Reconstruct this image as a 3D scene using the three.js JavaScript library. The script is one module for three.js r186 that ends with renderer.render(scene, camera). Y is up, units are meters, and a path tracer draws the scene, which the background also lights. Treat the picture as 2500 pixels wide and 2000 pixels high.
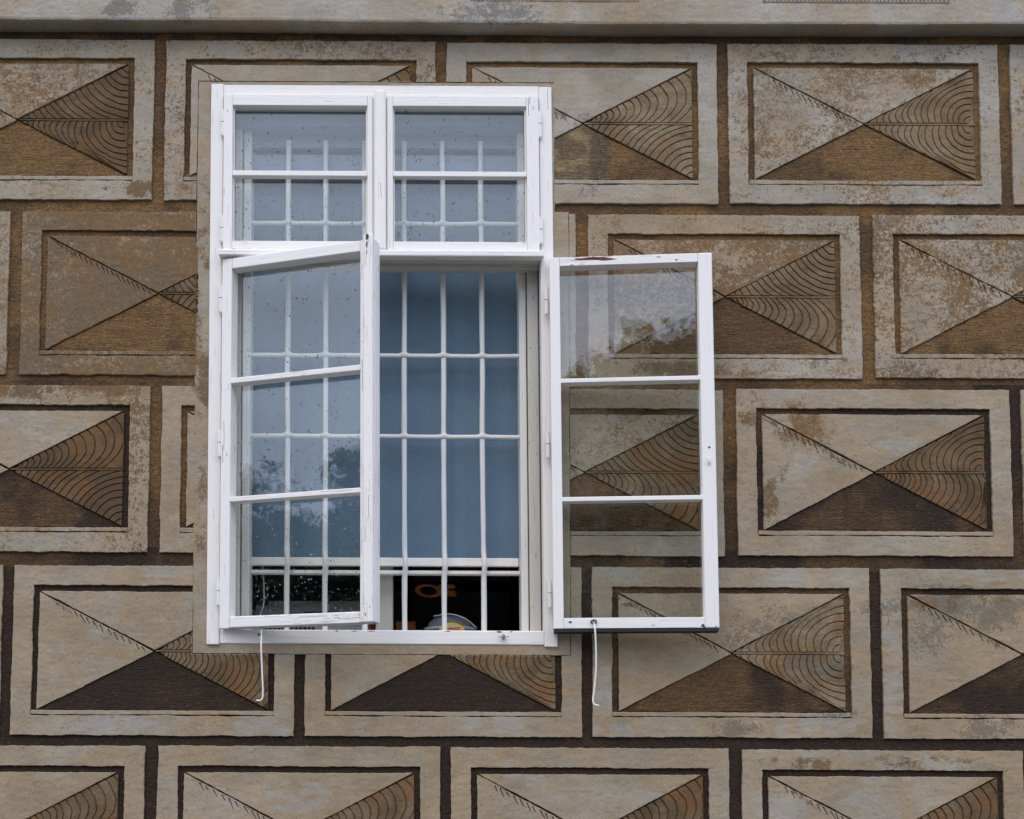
import * as THREE from 'three';
import { RoundedBoxGeometry } from 'three/addons/geometries/RoundedBoxGeometry.js';
import { mergeGeometries } from 'three/addons/utils/BufferGeometryUtils.js';
import { Brush, Evaluator, SUBTRACTION } from 'three-bvh-csg';

// ------------------------------------------------------------------ camera, sky, sun, exposure
const scene = new THREE.Scene();
const renderer = new THREE.WebGLRenderer({ antialias: true });
renderer.toneMapping = THREE.LinearToneMapping;
renderer.toneMappingExposure = 0.98;
renderer.shadowMap.enabled = true;

const FOCAL = 3100;                                            // in pixels of a 2500 x 2000 frame
const camera = new THREE.PerspectiveCamera(2 * Math.atan(1000 / FOCAL) * 180 / Math.PI, 1.25, 0.05, 300);
camera.position.set(0, 1.6, 4.2);
camera.rotation.order = 'YXZ';
camera.rotation.set(Math.atan(FOCAL / 43000), 0, 0.28 * Math.PI / 180);
camera.setViewOffset(2500, 2000, 250, -676.5, 2500, 2000);     // the lens is shifted up and to the right
camera.updateProjectionMatrix();

// seeded random numbers and lattice noise
function rng(seed) { let s = seed >>> 0; return () => { s = (s + 0x6D2B79F5) >>> 0; let t = s; t = Math.imul(t ^ (t >>> 15), t | 1); t ^= t + Math.imul(t ^ (t >>> 7), t | 61); return ((t ^ (t >>> 14)) >>> 0) / 4294967296; }; }
const LAT = new Float32Array(65536); { const r = rng(77); for (let i = 0; i < 65536; i++) LAT[i] = r(); }
function N(x, y, p = 256) {                                    // value noise, repeats every p cells
  const xi = Math.floor(x), yi = Math.floor(y); let fx = x - xi, fy = y - yi; fx = fx * fx * (3 - 2 * fx); fy = fy * fy * (3 - 2 * fy);
  const a = ((xi % p) + p) % p, b = ((yi % p) + p) % p, a1 = (a + 1) % p, b1 = (b + 1) % p;
  const r0 = (b & 255) << 8, r1 = (b1 & 255) << 8;
  const p0 = LAT[r0 | (a & 255)], p1 = LAT[r0 | (a1 & 255)], p2 = LAT[r1 | (a & 255)], p3 = LAT[r1 | (a1 & 255)];
  return (p0 + (p1 - p0) * fx) * (1 - fy) + (p2 + (p3 - p2) * fx) * fy;
}
function fbm(x, y, o = 4) { let s = 0, a = 0.5, t = 0; for (let i = 0; i < o; i++) { s += a * N(x + i * 17.3, y + i * 9.7); t += a; x *= 2.03; y *= 2.03; a *= 0.55; } return s / t; }
const sstep = (a, b, x) => { const t = Math.min(1, Math.max(0, (x - a) / (b - a))); return t * t * (3 - 2 * t); };
const mix3 = (a, b, t) => [a[0] + (b[0] - a[0]) * t, a[1] + (b[1] - a[1]) * t, a[2] + (b[2] - a[2]) * t];

// an evenly overcast sky, a little brighter overhead, with soft cloud
{
  const w = 512, h = 256, d = new Float32Array(w * h * 4);
  for (let j = 0; j < h; j++) for (let i = 0; i < w; i++) {
    const el = (j + 0.5) / h * Math.PI - Math.PI / 2, az = i / w * Math.PI * 2;
    const up = Math.max(0, Math.sin(el)), cx = Math.cos(el) * Math.cos(az), cz = Math.cos(el) * Math.sin(az);
    const cloud = 0.84 + 0.32 * fbm(8 + cx * 3 / (up + 0.45), 8 + cz * 3 / (up + 0.45), 4);
    const L = 1.42 * (1.0 + 0.55 * up) * (el > 0 ? cloud : 0.5), k = (j * w + i) * 4;
    d[k] = L * 0.85; d[k + 1] = L * 0.965; d[k + 2] = L * 1.21; d[k + 3] = 1;
  }
  const sky = new THREE.DataTexture(d, w, h, THREE.RGBAFormat, THREE.FloatType);
  sky.mapping = THREE.EquirectangularReflectionMapping; sky.magFilter = THREE.LinearFilter; sky.minFilter = THREE.LinearFilter; sky.needsUpdate = true;
  scene.background = sky; scene.environment = sky;
}
const sun = new THREE.DirectionalLight(0xffe6c4, 0.85);
sun.position.set(-5, 17, 9); sun.target.position.set(0.2, 2.8, 0); sun.castShadow = true; sun.shadow.radius = 45;
sun.shadow.camera.left = -8; sun.shadow.camera.right = 8; sun.shadow.camera.top = 8; sun.shadow.camera.bottom = -8; sun.shadow.camera.far = 60;
sun.shadow.mapSize.set(2048, 2048);
scene.add(sun, sun.target);

// ------------------------------------------------------------------ helpers
const used = {};
const numbered = (n) => { used[n] = (used[n] ?? -1) + 1; return used[n] ? n + '_' + String(used[n]).padStart(3, '0') : n; };
function thing(name, label, category, extra = {}) { const g = new THREE.Group(); g.name = numbered(name); g.userData = { label, category, ...extra }; scene.add(g); return g; }
function mesh(name, geo, mat, parent, data) {
  const m = new THREE.Mesh(Array.isArray(geo) ? (geo.length > 1 ? mergeGeometries(geo.map((g) => { const q = g.index ? g.toNonIndexed() : g; for (const k of Object.keys(q.attributes)) if (!['position', 'normal', 'uv'].includes(k)) q.deleteAttribute(k); return q; })) : geo[0]) : geo, mat);
  m.name = parent === scene ? numbered(name) : name; m.castShadow = m.receiveShadow = true; if (data) m.userData = data; parent.add(m); return m;
}
function group(name, parent, data) { const g = new THREE.Group(); g.name = name; if (data) g.userData = data; parent.add(g); return g; }
const lin = (r, g, b) => new THREE.Color().setRGB(r, g, b);
const std = (o) => new THREE.MeshStandardMaterial({ metalness: 0, roughness: 0.8, ...o });
function dataTex(w, h, fn, srgb) {
  const d = new Uint8Array(w * h * 4);
  for (let j = 0; j < h; j++) for (let i = 0; i < w; i++) { const c = fn(i, j), k = (j * w + i) * 4; if (typeof c === 'number') d[k] = d[k + 1] = d[k + 2] = Math.max(0, Math.min(255, c * 255)); else { d[k] = Math.max(0, Math.min(255, c[0])); d[k + 1] = Math.max(0, Math.min(255, c[1])); d[k + 2] = Math.max(0, Math.min(255, c[2])); } d[k + 3] = 255; }
  const t = new THREE.DataTexture(d, w, h); t.magFilter = THREE.LinearFilter; t.minFilter = THREE.LinearMipmapLinearFilter; t.generateMipmaps = true; t.wrapS = t.wrapT = THREE.RepeatWrapping; if (srgb) t.colorSpace = THREE.SRGBColorSpace; t.needsUpdate = true; return t;
}

// ------------------------------------------------------------------ the sgraffito layout, in metres on the wall
const BH = 0.567, BAND = 0.066, GRV = 0.021, LEDGE = 0.017;
// x of the left edge, y of the top edge, width; wear of border and panel (share of dark plaster showing), rib pattern above and below the stem,
// rib lightness, tone of the lower facet (0 golden brown, 1 chocolate), grey share of the light plaster
const BLOCKS = [
  [-1.821, 4.131, 0.932, 0.30, 0.52, 'corner', 'mid', 0.1, 0.15, 0.55], [-0.847, 4.13, 0.926, 0.36, 0.12, 'left', 'mid', 0.4, 0.2, 0.5], [0.118, 4.126, 0.928, 0.12, 0.05, 'left', 'corner', 0.6, 0.05, 0.75],
  [1.085, 4.128, 0.928, 0.34, 0.40, 'mid', 'mid', 0.6, 0.1, 0.85], [2.055, 4.13, 0.93, 0.3, 0.4, 'mid', 'corner', 0.3, 0.1, 0.8],
  [-2.303, 3.521, 0.933, 0.42, 0.5, 'mid', 'mid', 0.2, 0.2, 0.5], [-1.325, 3.521, 0.93, 0.70, 0.74, 'corner', 'corner', 0.2, 0.12, 0.45], [-0.373, 3.52, 0.93, 0.2, 0.3, 'left', 'mid', 0.3, 0.1, 0.4],
  [0.601, 3.519, 0.924, 0.30, 0.58, 'corner', 'left', 0.48, 0.08, 0.25], [1.571, 3.523, 0.93, 0.44, 0.55, 'mid', 'mid', 0.3, 0.2, 0.5],
  [-1.812, 2.916, 0.932, 0.38, 0.03, 'left', 'corner', 0.02, 0.72, 0.15], [-0.839, 2.916, 0.93, 0.16, 0.2, 'left', 'mid', 0.3, 0.4, 0.2], [0.122, 2.912, 0.929, 0.2, 0.34, 'corner', 'left', 0.5, 0.3, 0.45],
  [1.097, 2.916, 0.921, 0.10, 0.02, 'mid', 'lean', 0.12, 0.78, 0.2], [2.058, 2.917, 0.93, 0.1, 0.05, 'mid', 'mid', 0.3, 0.8, 0.2],
  [-2.29, 2.304, 0.93, 0.03, 0.03, 'mid', 'mid', 0.3, 1, 0.05], [-1.322, 2.303, 0.939, 0.02, 0.02, 'left', 'lean', 0.3, 1, 0.04], [-0.347, 2.304, 0.918, 0.02, 0.02, 'left', 'mid', 0.42, 1, 0.1],
  [0.607, 2.306, 0.926, 0.03, 0.03, 'mid', 'mid', 0.58, 0.62, 0.1], [1.572, 2.305, 0.93, 0.05, 0.05, 'mid', 'mid', 0.3, 0.95, 0.06],
  [-1.804, 1.701, 0.93, 0.02, 0.03, 'left', 'lean', 0.34, 1, 0.02], [-0.83, 1.703, 0.933, 0.02, 0.06, 'left', 'lean', 0.34, 1, 0.02], [0.138, 1.702, 0.918, 0.02, 0.02, 'left', 'lean', 0.2, 1, 0.06], [1.099, 1.699, 0.929, 0.06, 0.03, 'left', 'lean', 0.26, 1, 0.04],
].map(([x, top, w, wearB, wearP, up, low, rib, dark, grey]) => ({ x, y: top - BH, w, wearB, wearP, up, low, rib, dark, grey }));
const BLUE = [[-1.29, 2.38, .09, .04], [-1.13, 2.41, .08, .03], [-.79, 2.29, .08, .02], [-1.02, 1.77, .08, .04], [-.91, 1.78, .11, .03], [-.49, 1.79, .08, .05], [.26, 1.8, .09, .04], [.37, 1.62, .05, .03], [1.36, 1.78, .12, .03], [.65, 1.75, .07, .03], [1.61, 2.23, .03, .08], [1.61, 2.1, .03, .08], [1.6, 1.85, .03, .08], [1.86, 2.29, .15, .03], [1.23, 2.28, .11, .03], [1.53, 1.52, .08, .07], [1.22, 1.49, .09, .05], [1.35, 1.7, .16, .02], [.27, 4.24, .15, .03], [2.02, 4.23, .04, .05], [-1, 4.23, .08, .03], [-.77, 4.25, .08, .03], [1.3, 2.64, .06, .04], [1.64, 2.73, .05, .03], [1.68, 1.65, .12, .03], [.65, 1.89, .03, .08], [.76, 1.52, .11, .03], [-.38, 1.52, .08, .05], [.68, 2.3, .08, .02]];
const MOULD = [[1.2, 2.13, .08, .06], [1.12, 2.09, .05, .05], [1.81, 2.17, .18, .05], [1.73, 2.07, .05, .05], [1.08, 1.77, .07, .02], [1.42, 1.82, .05, .02], [1.9, 1.78, .07, .03], [1.29, 2.14, .08, .03], [1.35, 1.99, .08, .03], [.62, 3.74, .05, .1], [.27, 4.24, .12, .03], [-.75, 4.24, .06, .03], [-.98, 4.24, .05, .03]];
const WEAR = [[1.31, 2.78, .08, .07], [1.22, 2.63, .05, .15], [1.14, 2.84, .04, .11], [1.31, 1.65, .12, .02], [1.69, 1.66, .16, .02], [1.81, 2.19, .15, .03], [-.705, 3.32, .03, .25], [-.7, 2.98, .03, .14], [-.7, 2.5, .02, .2], [.9, 2.98, .12, .02], [-1.2, 2.9, .2, .02], [-.9, 3.6, .1, .02]];
const spots = (list, x, y) => { let m = 0; for (const [cx, cy, rx, ry] of list) { const a = (x - cx) / rx, b = (y - cy) / ry, q = a * a + b * b; if (q < 3) m = Math.max(m, 1 - q / 3); } return m; };
function blockAt(x, y) { for (const b of BLOCKS) if (x >= b.x - 0.004 && x < b.x + b.w + 0.004 && y >= b.y - 0.004 && y < b.y + BH + 0.004) return b; return null; }

const CUTS = [[-0.724, 0.536, 2.008, 3.53], [-0.736, 0.4845, 3.4, 3.986]];               // where the plain band round the window lies
const MAPX = -1.65, MAPY = 0.9, MAPS = 4.0;
function plasterColour(x, y) {
  const banded = CUTS.some(([x0, x1, y0, y1]) => x > x0 - 0.002 && x < x1 + 0.002 && y > y0 - 0.002 && y < y1 + 0.002), b = banded ? null : blockAt(x, y);
  const wx = x + 0.05 * (fbm(x * 9 + 2, y * 9, 3) - 0.5), wy = y + 0.03 * (fbm(x * 9 + 50, y * 9 + 8, 3) - 0.5), broad = fbm(wx * 4 + 3, wy * 4 + 1, 4), streak = fbm(x * 9, y * 34, 3), fine = N(x * 420, y * 420) * 0.5 + N(x * 170 + 5, y * 170) * 0.5, mid = fbm(x * 24 + 7, y * 30 + 3, 4);
  const grey = b ? b.grey : y > 4.1 ? 0.8 : y > 3.3 ? 0.35 : 0.2;
  let c = mix3([161, 141, 114], [171, 162, 150], Math.min(1, Math.max(0, grey + (broad - 0.5) * 1.4)));
  c = mix3(c, [155, 147, 134], sstep(0.5, 0.6, fbm(wx * 7 + 40, wy * 12 + 11, 5)) * 0.42);
  c = mix3(c, [172, 147, 115], sstep(0.53, 0.62, fbm(wx * 8 + 70, wy * 11 + 31, 5)) * 0.42); c = mix3(c, [180, 167, 146], sstep(0.022, 0.004, Math.abs(fbm(wx * 10 + 5, wy * 16 + 91, 5) - 0.5)) * 0.35);
  const v = (broad - 0.5) * 14 + (streak - 0.5) * 14 + (mid - 0.5) * 16 + (fine - 0.5) * 12; c = [c[0] + v, c[1] + v, c[2] + v];
  const bl = spots(BLUE, x, y); if (bl > 0) { const m = sstep(0.56, 0.68, bl * 0.32 + fbm(wx * 22 + 2, wy * 48, 5) * 0.8) * 0.36; c = mix3(c, [166, 168, 170], m); }
  let wear = 0.02, brown = [112, 90, 64], hard = 0;
  if (b) {
    const u = x - b.x, w = y - b.y, panel = u > BAND + 0.004 && u < b.w - BAND - 0.004 && w > BAND + LEDGE && w < BH - BAND - 0.003;
    wear = panel ? b.wearP : b.wearB; hard = sstep(0.4, 0.6, fbm(x * 3 + 33, y * 3 + 21, 2));
    const cx = b.w / 2, cy = (BAND + LEDGE + BH - BAND - GRV) / 2, hx = b.w / 2 - BAND - GRV, hy = (BH - BAND - GRV - BAND - LEDGE) / 2;
    if (panel && (u - cx) / hx > Math.abs(w - cy) / hy - 0.02) {                        // the ribbed facet
      const t = b.rib + (fbm(x * 13, y * 13, 4) - 0.5) * 0.8 + (mid - 0.5) * 0.5 + (fine - 0.5) * 0.4;
      c = mix3([90, 68, 42], [156, 138, 110], Math.max(0, Math.min(1, t)));
      c = mix3(c, [126, 88, 49], sstep(0.5, 0.68, fbm(x * 9 + 20, y * 9 + 50, 4)) * (b.y < 2.6 ? 0.6 : 0.3)); wear = 0.06;
    }
    brown = mix3([113, 92, 67], [121, 91, 57], sstep(0.4, 0.65, fbm(x * 7 + 9, y * 7 + 90, 3)));
  }
  { const sw = spots(WEAR, x, y); if (sw > 0) { wear += sw * 0.62 * sstep(0.3, 0.66, fbm(wx * 16 + 4, wy * 16, 4)); } }
  const act = Math.min(1, wear * 3.2 + 0.05), w1 = wear + (fbm(x * 7.5 + 11, y * 7.5 + 7, 4) - 0.5) * 0.5 * act + (streak - 0.5) * 0.25 * act;
  const sp = N(x * 290 + 3, y * 290) * 0.4 + fbm(x * 52 + 7, y * 66 + 3, 3) * 0.36 + N(x * 140, y * 140 + 8) * 0.24, soft = 0.26 - 0.12 * hard;
  const m = sstep(sp - soft, sp + soft, w1); c = mix3(c, [brown[0] + (fine - 0.5) * 30, brown[1] + (fine - 0.5) * 27, brown[2] + (fine - 0.5) * 23], m * 0.93);
  const mo = spots(MOULD, x, y); if (mo > 0) { const q = sstep(0.62, 0.72, mo * 0.24 + sp * 0.75 + (fbm(wx * 14 + 5, wy * 20, 4) - 0.5) * 0.6 + 0.13); c = mix3(c, [96, 90, 80], q * 0.5); }
  if (N(x * 260 + 3, y * 260) > 0.84 && N(x * 30, y * 30) > 0.5) c = mix3(c, [92, 79, 63], 0.32);   // pin holes
  return [c[0] * 0.94, c[1] * 0.935, c[2] * 0.92];
}
function brownColour(x, y) {
  const b = blockAt(x, y); let dark;
  if (b && x > b.x + BAND && x < b.x + b.w - BAND && y > b.y + BAND && y < b.y + BH - BAND) dark = b.dark;
  else dark = y > 2.93 ? 0.12 : y > 2.36 ? (x > 1.9 ? 0.75 : 0.35) : y > 2.29 ? (Math.abs(x) > 0.85 ? 0.8 : 0.5) : 1;
  const broad = fbm(x * 5 + 60, y * 5 + 13, 4), fine = N(x * 330, y * 330) * 0.5 + N(x * 150, y * 150) * 0.5, comb = fbm(x * 16, y * 150, 2);
  const t = Math.max(0, Math.min(1, dark + (sstep(0.35, 0.65, broad) - 0.5) * (dark > 0.95 ? 0.25 : 0.6)));
  let c = mix3([111, 82, 47], [43, 29, 17], t);
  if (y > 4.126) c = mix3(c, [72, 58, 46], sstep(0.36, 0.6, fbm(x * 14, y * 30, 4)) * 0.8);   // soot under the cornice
  if (y > 3.63 && y < 3.84 && x > 0.4 && x < 0.72) {                                     // a sandy mend beside the window
    const q = sstep(0.68, 0.58, x + (fbm(x * 20, y * 20, 3) - 0.5) * 0.08), sm = sstep(0.05, 0.02, Math.abs(x - 0.64 - (fbm(x * 9, y * 14) - 0.5) * 0.06));
    c = mix3(c, [138, 116, 82], q * 0.9); c = mix3(c, [78, 66, 48], Math.max(sm * 0.7, sstep(0.5, 0.62, fbm(x * 11 + 3, y * 22, 3)) * 0.6 * q));
  }
  const v = (fine - 0.5) * 44 + (comb - 0.5) * 20 + (broad - 0.5) * 14, k = 0.45 + 0.55 * (1 - t); c = [c[0] + v * k, c[1] + v * k * 0.94, c[2] + v * k * 0.86];
  if (N(x * 260 + 80, y * 260) > 0.9) c = mix3(c, [170, 150, 120], 0.3);
  return c;
}
const fit = (t) => { t.repeat.set(1 / MAPS, 1 / MAPS); t.offset.set(-MAPX / MAPS, -MAPY / MAPS); return t; };
const PIX = 2048, plasterMap = fit(dataTex(PIX, PIX, (i, j) => plasterColour(MAPX + (i + 0.5) / PIX * MAPS, MAPY + (j + 0.5) / PIX * MAPS), true));
const brownMap = fit(dataTex(PIX, PIX, (i, j) => brownColour(MAPX + (i + 0.5) / PIX * MAPS, MAPY + (j + 0.5) / PIX * MAPS), true));
const tile = (t, m) => { t.repeat.set(1 / m, 1 / m); return t; };
const trowel = tile(dataTex(1024, 1024, (i, j) => { const u = i / 1024, v = j / 1024; return 0.35 * N(u * 20, v * 60, 20 * 1) * 1 + 0.3 * N(u * 64, v * 64, 64) + 0.2 * N(u * 128, v * 128, 128) + 0.15 * N(u * 256, v * 256, 256); }), 0.7);
const gritty = tile(dataTex(1024, 1024, (i, j) => { const u = i / 1024, v = j / 1024; return 0.35 * N(u * 64, v * 64, 64) + 0.4 * N(u * 128, v * 128, 128) + 0.25 * N(u * 256, v * 256, 256); }), 0.6);
const combed = tile(dataTex(1024, 1024, (i, j) => { const u = i / 1024, v = j / 1024; return 0.26 * N(u * 32, v * 128, 32) + 0.22 * N(u * 64, v * 192, 64) + 0.1 * Math.abs(Math.sin(v * 72 * Math.PI)) * N(u * 16, v * 16, 16) + 0.24 * N(u * 128, v * 128, 128) + 0.18 * N(u * 256, v * 256, 256); }), 0.6);
const M = {
  plaster: std({ map: plasterMap, bumpMap: trowel, bumpScale: 0.0022, roughness: 0.93 }),
  brown: std({ map: brownMap, bumpMap: gritty, bumpScale: 0.0045, roughness: 0.97 }),
  combed: std({ map: brownMap, bumpMap: combed, bumpScale: 0.0042, roughness: 0.97 }),
};

// ------------------------------------------------------------------ cutting and shaping plaster
const DEEP = 0.0095;
function rough(poly, seed, step = 0.011, amp = 0.0022) {       // hand-cut edges
  const out = [], n = poly.length;
  for (let i = 0; i < n; i++) {
    const [ax, ay] = poly[i], [bx, by] = poly[(i + 1) % n], L = Math.hypot(bx - ax, by - ay), k = Math.max(1, Math.round(L / step)), nx = (by - ay) / (L || 1), ny = -(bx - ax) / (L || 1);
    for (let j = 0; j < k; j++) { const t = j / k, e = (j === 0 ? 0.3 : 1) * amp * ((N(seed * 7.1 + (ax + t * L) * 60, seed * 3.3 + (ay + t * L) * 60) - 0.5) * 1.5 + (N(seed + t * L * 14, i * 5.7 + seed) - 0.5) * 1.6); out.push([ax + (bx - ax) * t + nx * e, ay + (by - ay) * t + ny * e]); }
  }
  return out;
}
const path = (pts, P = THREE.Shape) => { const s = new P(); pts.forEach(([x, y], i) => (i ? s.lineTo(x, y) : s.moveTo(x, y))); s.closePath(); return s; };
function slab(outer, holes, front, thick, bevel = 0.0012) {
  const s = path(outer); for (const h of holes ?? []) s.holes.push(path(h, THREE.Path));
  const g = new THREE.ExtrudeGeometry(s, { depth: thick - bevel, bevelEnabled: true, bevelThickness: bevel, bevelSize: bevel, bevelOffset: -bevel, bevelSegments: 1, curveSegments: 4 });
  g.translate(0, 0, front - thick); return g;
}
function flatUV(g) { const p = g.attributes.position, uv = new Float32Array(p.count * 2); for (let i = 0; i < p.count; i++) { uv[2 * i] = p.getX(i); uv[2 * i + 1] = p.getY(i) + p.getZ(i) * 0.7; } g.setAttribute('uv', new THREE.BufferAttribute(uv, 2)); return g; }
const evaluator = new Evaluator(); evaluator.useGroups = false;
const cutters = CUTS.map(([x0, x1, y0, y1]) => { const b = new Brush(new THREE.BoxGeometry(x1 - x0, y1 - y0, 0.3)); b.position.set((x0 + x1) / 2, (y0 + y1) / 2, 0); b.updateMatrixWorld(true); return b; });
function cut(g) {
  g.computeBoundingBox(); const bb = g.boundingBox;
  CUTS.forEach(([x0, x1, y0, y1], i) => {
    if (!g || bb.min.x > x1 || bb.max.x < x0 || bb.min.y > y1 || bb.max.y < y0) return;
    if (bb.min.x > x0 && bb.max.x < x1 && bb.min.y > y0 && bb.max.y < y1) { g = null; return; }
    const a = new Brush(g); a.updateMatrixWorld(true); g = evaluator.evaluate(a, cutters[i], SUBTRACTION).geometry;
    if (!g.attributes.position.count) g = null; else g.clearGroups?.();
  });
  return g && g.attributes.position.count > 2 ? g : null;
}
function pieces(g) {                                            // the separate pieces that a cut leaves
  const q = g.index ? g.toNonIndexed() : g, p = q.attributes.position, n = p.count, id = new Map(), up = [], find = (a) => { while (up[a] !== a) a = up[a] = up[up[a]]; return a; }, at = [];
  for (let i = 0; i < n; i++) { const k = [p.getX(i), p.getY(i), p.getZ(i)].map((v) => Math.round(v * 2e4)).join(); if (!id.has(k)) { id.set(k, up.length); up.push(up.length); } at.push(id.get(k)); }
  for (let i = 0; i < n; i += 3) { up[find(at[i])] = find(at[i + 1]); up[find(at[i + 1])] = find(at[i + 2]); }
  const parts = new Map(); for (let i = 0; i < n; i += 3) { const r = find(at[i]); if (!parts.has(r)) parts.set(r, []); parts.get(r).push(i, i + 1, i + 2); }
  return [...parts.values()].filter((l) => l.length > 30).map((l) => { const o = new THREE.BufferGeometry(), P2 = new Float32Array(l.length * 3), N2 = new Float32Array(l.length * 3), nn = q.attributes.normal; l.forEach((i, k) => { P2.set([p.getX(i), p.getY(i), p.getZ(i)], k * 3); N2.set([nn.getX(i), nn.getY(i), nn.getZ(i)], k * 3); }); o.setAttribute('position', new THREE.BufferAttribute(P2, 3)); o.setAttribute('normal', new THREE.BufferAttribute(N2, 3)); return o; });
}
function clip(poly, convex) {                                   // Sutherland-Hodgman, convex counter-clockwise
  let out = poly;
  for (let i = 0; i < convex.length && out.length; i++) {
    const [ax, ay] = convex[i], [bx, by] = convex[(i + 1) % convex.length], side = ([x, y]) => (bx - ax) * (y - ay) - (by - ay) * (x - ax), src = out; out = [];
    for (let j = 0; j < src.length; j++) { const p = src[j], q = src[(j + 1) % src.length], a = side(p), b = side(q); if (a >= 0) out.push(p); if ((a >= 0) !== (b >= 0)) { const t = a / (a - b); out.push([p[0] + (q[0] - p[0]) * t, p[1] + (q[1] - p[1]) * t]); } }
  }
  return out;
}
const areaOf = (p) => { let s = 0; for (let i = 0; i < p.length; i++) { const [a, b] = p[i], [c, d] = p[(i + 1) % p.length]; s += a * d - b * c; } return s / 2; };

// ribs of one half facet: C the tip on the stem, R the stem's end, T the corner
function ribs(C, R, T, kind, seed) {
  const r = rng(seed), up = T[1] > R[1] ? 1 : -1, tri = up > 0 ? [C, R, T] : [C, T, R], W = R[0] - C[0], H = Math.abs(T[1] - R[1]), out = [], gap = 0.0040;
  const step = 0.0215 + r() * 0.003, bands = [];
  let curve, max;
  if (kind === 'left' || kind === 'lean') {                     // arcs bulging away from the tip, alike in shape
    const lean = kind === 'lean' ? -0.3 : 0, k = H / W;
    curve = (l, n) => { const pts = []; for (let i = 0; i <= n; i++) { const t = -0.15 + 1.3 * i / n; pts.push([C[0] + l * (1 + lean * 0.3 + lean * t * (kind === 'lean' ? 1 : 0) + 0.34 * k * 4 * t * (1 - t) - 0.02 * t + (kind === 'left' ? 0.12 * t : 0)), C[1] + up * l * k * 1.12 * t]); } return pts; };
    max = kind === 'left' ? W / 1.235 : W * 1.75;
  } else if (kind === 'mid') {                                  // hooks round the stem's end, tighter towards the tip
    curve = (l, n) => { const h = Math.max(0.004, (1 - l / W) * H), pts = []; for (let i = -3; i <= n; i++) { const a = Math.PI * 0.54 * i / n, y = l * Math.sin(a) * 1.05, q = Math.max(-0.25, Math.min(1.25, y / h)); pts.push([R[0] - l * Math.cos(a) + 0.3 * h * (l / W) * (2 * q - 1) ** 2 - 0.1 * h, R[1] + up * y]); } return pts; };
    max = W * 0.985;
  } else {                                                      // rings round the corner
    curve = (l, n) => { const h = Math.max(0.004, (1 - l / W) * H), t0 = l / W * H, pts = []; for (let i = -3; i <= n; i++) { const a = Math.PI * 0.54 * i / n, t = l * Math.sin(a), q = Math.max(-0.6, Math.min(1.3, (t - t0) / h)); pts.push([T[0] - l * Math.cos(a) * (1 - 0.06 * Math.sin(2 * a)) + 0.55 * h * Math.min(1, l / W * 1.3) * q * Math.abs(q) - 0.12 * h * (l / W), T[1] - up * t]); } return pts; };
    max = Math.hypot(W, H) * 1.02;
  }
  let l = 0; while (l < max) { const s = step * (0.88 + 0.24 * r()) * (kind === 'left' || kind === 'lean' ? 0.55 + 0.45 * Math.min(1.3, l / (W * 0.5)) : 1); bands.push([l, l + s]); l += s; }
  if (kind === 'left') bands.push([l, l * 1.9]);
  for (const [a, b] of bands) {
    const inner = curve(a + (a ? gap / 2 : 0), 40), outer = curve(b - gap / 2, 40), wob = (p, q) => p.map(([x, y]) => { const d = (N(x * 45 + q, y * 45 + seed) - 0.5) * 0.004; return [x + d, y + d * 0.6]; });
    let poly = clip([...wob(outer, b * 900), ...wob(inner, a * 900).reverse()], tri);
    poly = poly.filter((p, i) => { const q = poly[(i + 1) % poly.length]; return Math.hypot(p[0] - q[0], p[1] - q[1]) > 0.0006; });
    if (poly.length < 3 || Math.abs(areaOf(poly)) < 2e-5) continue;
    if (areaOf(poly) < 0) poly.reverse();
    out.push(slab(poly, null, -0.0006, 0.008, 0.0008));
  }
  return out;
}

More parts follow.
